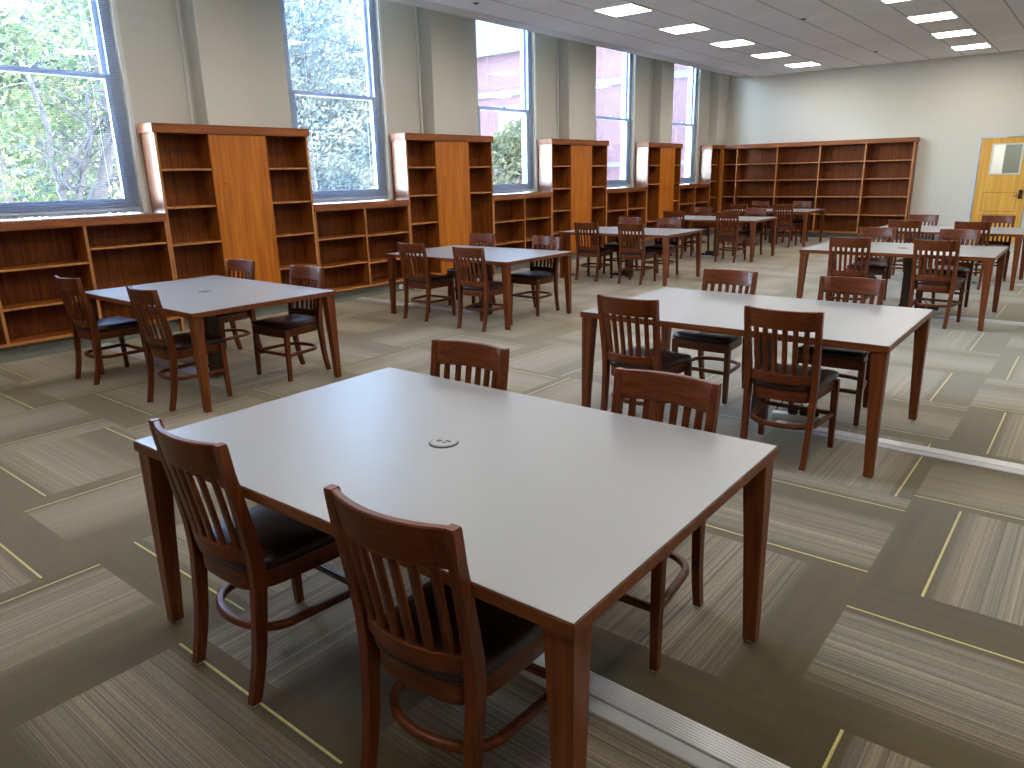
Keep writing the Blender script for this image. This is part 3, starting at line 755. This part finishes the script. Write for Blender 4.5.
# ------------------------------------------------------------------ outside
struct('ground_outside', box(-60, XO, -30, 60, -.62, -.52), M_bounce)  # unseen ground made pale to bounce daylight up to the ceiling
def tree(name, lab, stems, leaf_mat, n_leaf, crown, leaf=.07, seed=1, twigs=26, group='trees outside the windows'):
    """stems: list of (points, r0, r1); crown: list of (cx,cy,cz,rx,ry,rz)."""
    rnd = random.Random(seed); base = Vector(stems[0][0][0]); base.z = -.52
    t = thing(name, lab, 'tree', base, 0, group)
    bm = bmesh.new(); tips = []
    for pts, r0, r1 in stems:
        pts = [Vector(p)-base for p in pts]; m = len(pts)
        fine = []
        for a, b in zip(pts, pts[1:]):
            for q in range(3): fine.append(a.lerp(b, q/3) + Vector([rnd.uniform(-.02, .02) for _ in range(3)]))
        fine.append(pts[-1]); m = len(fine)
        tube(bm, fine, [r0+(r1-r0)*i/(m-1) for i in range(m)], 7); tips += fine[m//3:]
    for _ in range(twigs):
        p = rnd.choice(tips); dv = Vector((rnd.uniform(-1, 1), rnd.uniform(-1, 1), rnd.uniform(-.1, 1))).normalized()
        L = rnd.uniform(.5, 1.5); pts = [p]
        for q in range(4):
            dv = (dv + Vector([rnd.uniform(-.35, .35) for _ in range(3)])).normalized(); pts.append(pts[-1]+dv*L/4)
        tube(bm, pts, [.014, .011, .009, .006, .004], 5)
    obj('trunk', bm, M_bark, t, True)
    verts = []; faces = []
    for _ in range(n_leaf):
        c = rnd.choice(crown)
        while True:
            d = Vector([rnd.uniform(-1, 1) for _ in range(3)])
            if .25 < d.length < 1: break
        p = Vector((c[0]+d.x*c[3], c[1]+d.y*c[4], c[2]+d.z*c[5])) - base
        n = Vector([rnd.uniform(-1, 1) for _ in range(3)]).normalized(); u = n.orthogonal().normalized(); v = n.cross(u)
        s = leaf*rnd.uniform(.6, 1.4); k = len(verts)
        verts += [p-u*s, p+v*s*.45, p+u*s, p-v*s*.45]; faces.append((k, k+1, k+2, k+3))
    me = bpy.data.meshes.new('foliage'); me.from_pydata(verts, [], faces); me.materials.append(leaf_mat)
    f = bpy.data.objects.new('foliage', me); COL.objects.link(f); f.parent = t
    return t
X = -12.5
tree('garden_tree', 'many-stemmed tree with grey forking branches outside the first window', [
 ([(X, 4.75, -.55), (X, 4.70, .6), (X, 4.69, 1.27), (X, 4.638, 1.612), (X-.1, 4.606, 1.975), (X-.2, 4.71, 2.404), (X-.5, 4.6, 3.4)], .085, .03),
 ([(X, 4.65, 1.55), (X+.05, 4.80, 1.85), (X+.1, 4.94, 2.122), (X, 5.286, 2.451), (X, 5.9, 3.1)], .055, .02),
 ([(X, 4.85, -.55), (X, 4.84, 1.293), (X, 5.003, 1.828), (X, 5.195, 2.345), (X, 5.3, 3.3)], .07, .025),
 ([(X-.1, 5.0, -.55), (X-.1, 5.116, 1.281), (X-.1, 5.349, 1.672), (X-.1, 5.583, 2.43), (X-.2, 5.612, 2.877), (X-.3, 5.5, 4.0)], .14, .06)],
 M_leaf_a, 3200, [(X-.3, 4.6, 3.6, 1.6, 2.2, 1.3), (X-.8, 4.0, 2.1, 1.2, 1.6, 1.0), (X, 5.4, 4.3, 1.6, 1.8, 1.2)], .055, 3, 110)
tree('bushy_tree', 'pale green leafy tree close behind the forked tree, filling the back of the first window', [([(-18, 5.6, -.55), (-18, 5.6, 2.5), (-18, 5.2, 4.5)], .2, .05)], M_leaf_b, 9000, [(-18, 5.5, 2.0, 2.2, 3.4, 2.2), (-18.5, 7.0, 4.0, 2.0, 2.6, 2.0), (-18, 4.2, 4.5, 2.0, 2.4, 1.8)], .10, 5, 30)
tree('bushy_tree', 'blue-green leafy tree behind the second window blind', [([(-15.5, 11.4, -.55), (-15.5, 11.4, 3.0), (-15.5, 11.8, 5.0)], .2, .05)], M_leaf_c, 26000, [(-15.5, 11.2, 2.2, 1.8, 2.4, 2.0), (-15.5, 11.8, 4.8, 1.9, 2.6, 1.9), (-16, 9.7, 5.2, 1.8, 2.0, 1.6), (-15.6, 12.9, 3.6, 1.4, 1.6, 2.2)], .06, 7, 60)
tree('leafy_shrub', 'yellow-green shrub outside the third window', [([(-15.0, 18.3, -.55), (-15.0, 18.3, 1.4), (-15, 18.5, 2.6)], .1, .03)], M_leaf_b, 7000, [(-15.0, 18.4, 1.2, 1.3, 1.6, 1.7), (-14.6, 18.9, 2.4, .9, 1.2, .9)], .075, 9, 14)
tree('bushy_tree', 'tall distant tree added as backdrop over the sky in the first window', [([(-26, 9.4, -.55), (-26, 9.4, 6.0)], .3, .1)], M_leaf_c, 14000, [(-26, 8.0, 3.0, 2.2, 3.6, 3.4), (-26, 11.2, 4.0, 2.2, 3.0, 3.6), (-26, 9.4, 8.0, 2.2, 4.2, 3.2)], .15, 13, 12)  # backdrop tree added to block the bright low sky
tree('bushy_tree', 'tall distant tree added as backdrop over the sky in the second window', [([(-21, 16.0, -.55), (-21, 16.0, 6.0)], .3, .1)], M_leaf_c, 14000, [(-21, 15.6, 2.6, 1.8, 2.6, 3.0), (-21, 17.4, 4.4, 1.8, 2.2, 3.4), (-21, 15.8, 7.0, 1.8, 3.0, 2.8)], .13, 17, 12)  # second backdrop tree added, covers sky that would clip to white

# brick wing across the pale ground
t = thing('brick_building', 'red brick building wing with pale stone bands outside the far windows', 'building', (-18, 21, -.52))
obj('brick_wall', box(-9, 9.2, 0, 4, 0, 6.1), M_brick, t)
obj('stone_cornice', box(-9.15, 9.2, -.25, 4, 6.1, 6.4), M_stone, t)
obj('stone_band', box(-9.03, 9.2, -.05, 0, 4.75, 4.95), M_stone, t)
obj('stone_band', box(-9.03, 9.2, -.05, 0, 2.3, 2.45), M_stone, t)
obj('parapet', box(-9, 9.2, .2, 4, 6.4, 9.5), M_stone, t)
for x in (-4.4, -1.6, 1.2):
    wf = obj('window', box(x-.55, x+.55, -.04, .02, 2.75, 4.45), M_stone, t)
    obj('pane', box(x-.47, x+.47, -.05, -.041, 2.83, 4.37), M_base, wf)

# ------------------------------------------------------------------ light
w = bpy.data.worlds.new('World'); scene.world = w; w.use_nodes = True
nt = w.node_tree; nt.nodes.clear()
o = node(nt, 'ShaderNodeOutputWorld'); bg = node(nt, 'ShaderNodeBackground'); sky = node(nt, 'ShaderNodeTexSky')
sky.sky_type = 'NISHITA'; sky.sun_disc = False; sky.sun_elevation = math.radians(52); sky.sun_rotation = math.radians(65)
sky.air_density = 1.0; sky.dust_density = 2.0
SKY = 13.0
bg.inputs[1].default_value = SKY
nt.links.new(sky.outputs[0], bg.inputs[0]); nt.links.new(bg.outputs[0], o.inputs[0])
sun = bpy.data.lights.new('sun', 'SUN'); sun.energy = 14; sun.angle = math.radians(1.5); sun.color = (1, .95, .86)
so = bpy.data.objects.new('sun', sun); COL.objects.link(so)
dirv = Vector((-.58, -.27, -.82))     # light travels over the roof on to the pale ground and trees
so.rotation_euler = dirv.to_track_quat('-Z', 'Y').to_euler(); so.location = (0, 0, 12)
for k, (a, b) in enumerate(WIN):
    l = bpy.data.lights.new('window_portal', 'AREA'); l.shape = 'RECTANGLE'; l.size = WZ1-WZ0; l.size_y = b-a
    l.cycles.is_portal = True
    lo = bpy.data.objects.new('window_portal', l); COL.objects.link(lo); lo.location = (XO-.02, (a+b)/2, (WZ0+WZ1)/2)
    lo.rotation_euler = (0, -PI/2, 0)
c = bpy.data.lights.new('corridor_fill', 'AREA'); c.energy = 45; c.size = .8; c.color = (1, .96, .9)  # fill light added to brighten the corridor box, has no fixture
co = bpy.data.objects.new('corridor_fill', c); COL.objects.link(co); co.location = (-1.9, YF+1.3, 2.65)

# ------------------------------------------------------------------ camera
cam = bpy.data.cameras.new('camera'); cam.sensor_width = 36; cam.sensor_fit = 'HORIZONTAL'; cam.lens = 726.5256/1024*36
cam.clip_start = .05; cam.clip_end = 300
cm = bpy.data.objects.new('camera', cam); COL.objects.link(cm)
r = Vector((.78059843, .62466487, -.02144531)); dn = Vector((.15679557, -.22891896, -.96073475)); fw = Vector((-.60504648, .7465855, -.27663846))
m = Matrix.Identity(4)
for i in range(3): m[i][0], m[i][1], m[i][2] = r[i], -dn[i], -fw[i]
m[0][3], m[1][3], m[2][3] = 0, 0, 1.61386
cm.matrix_world = m
scene.camera = cm
scene.view_settings.view_transform = 'Standard'; scene.view_settings.look = 'None'; scene.view_settings.gamma = 1
scene.view_settings.use_curve_mapping = False
scene.view_settings.exposure = .66
scene.cycles.max_bounces = 10; scene.cycles.transparent_max_bounces = 24; scene.cycles.diffuse_bounces = 5
scene.cycles.use_denoising = True
scene.cycles.sample_clamp_indirect = 6
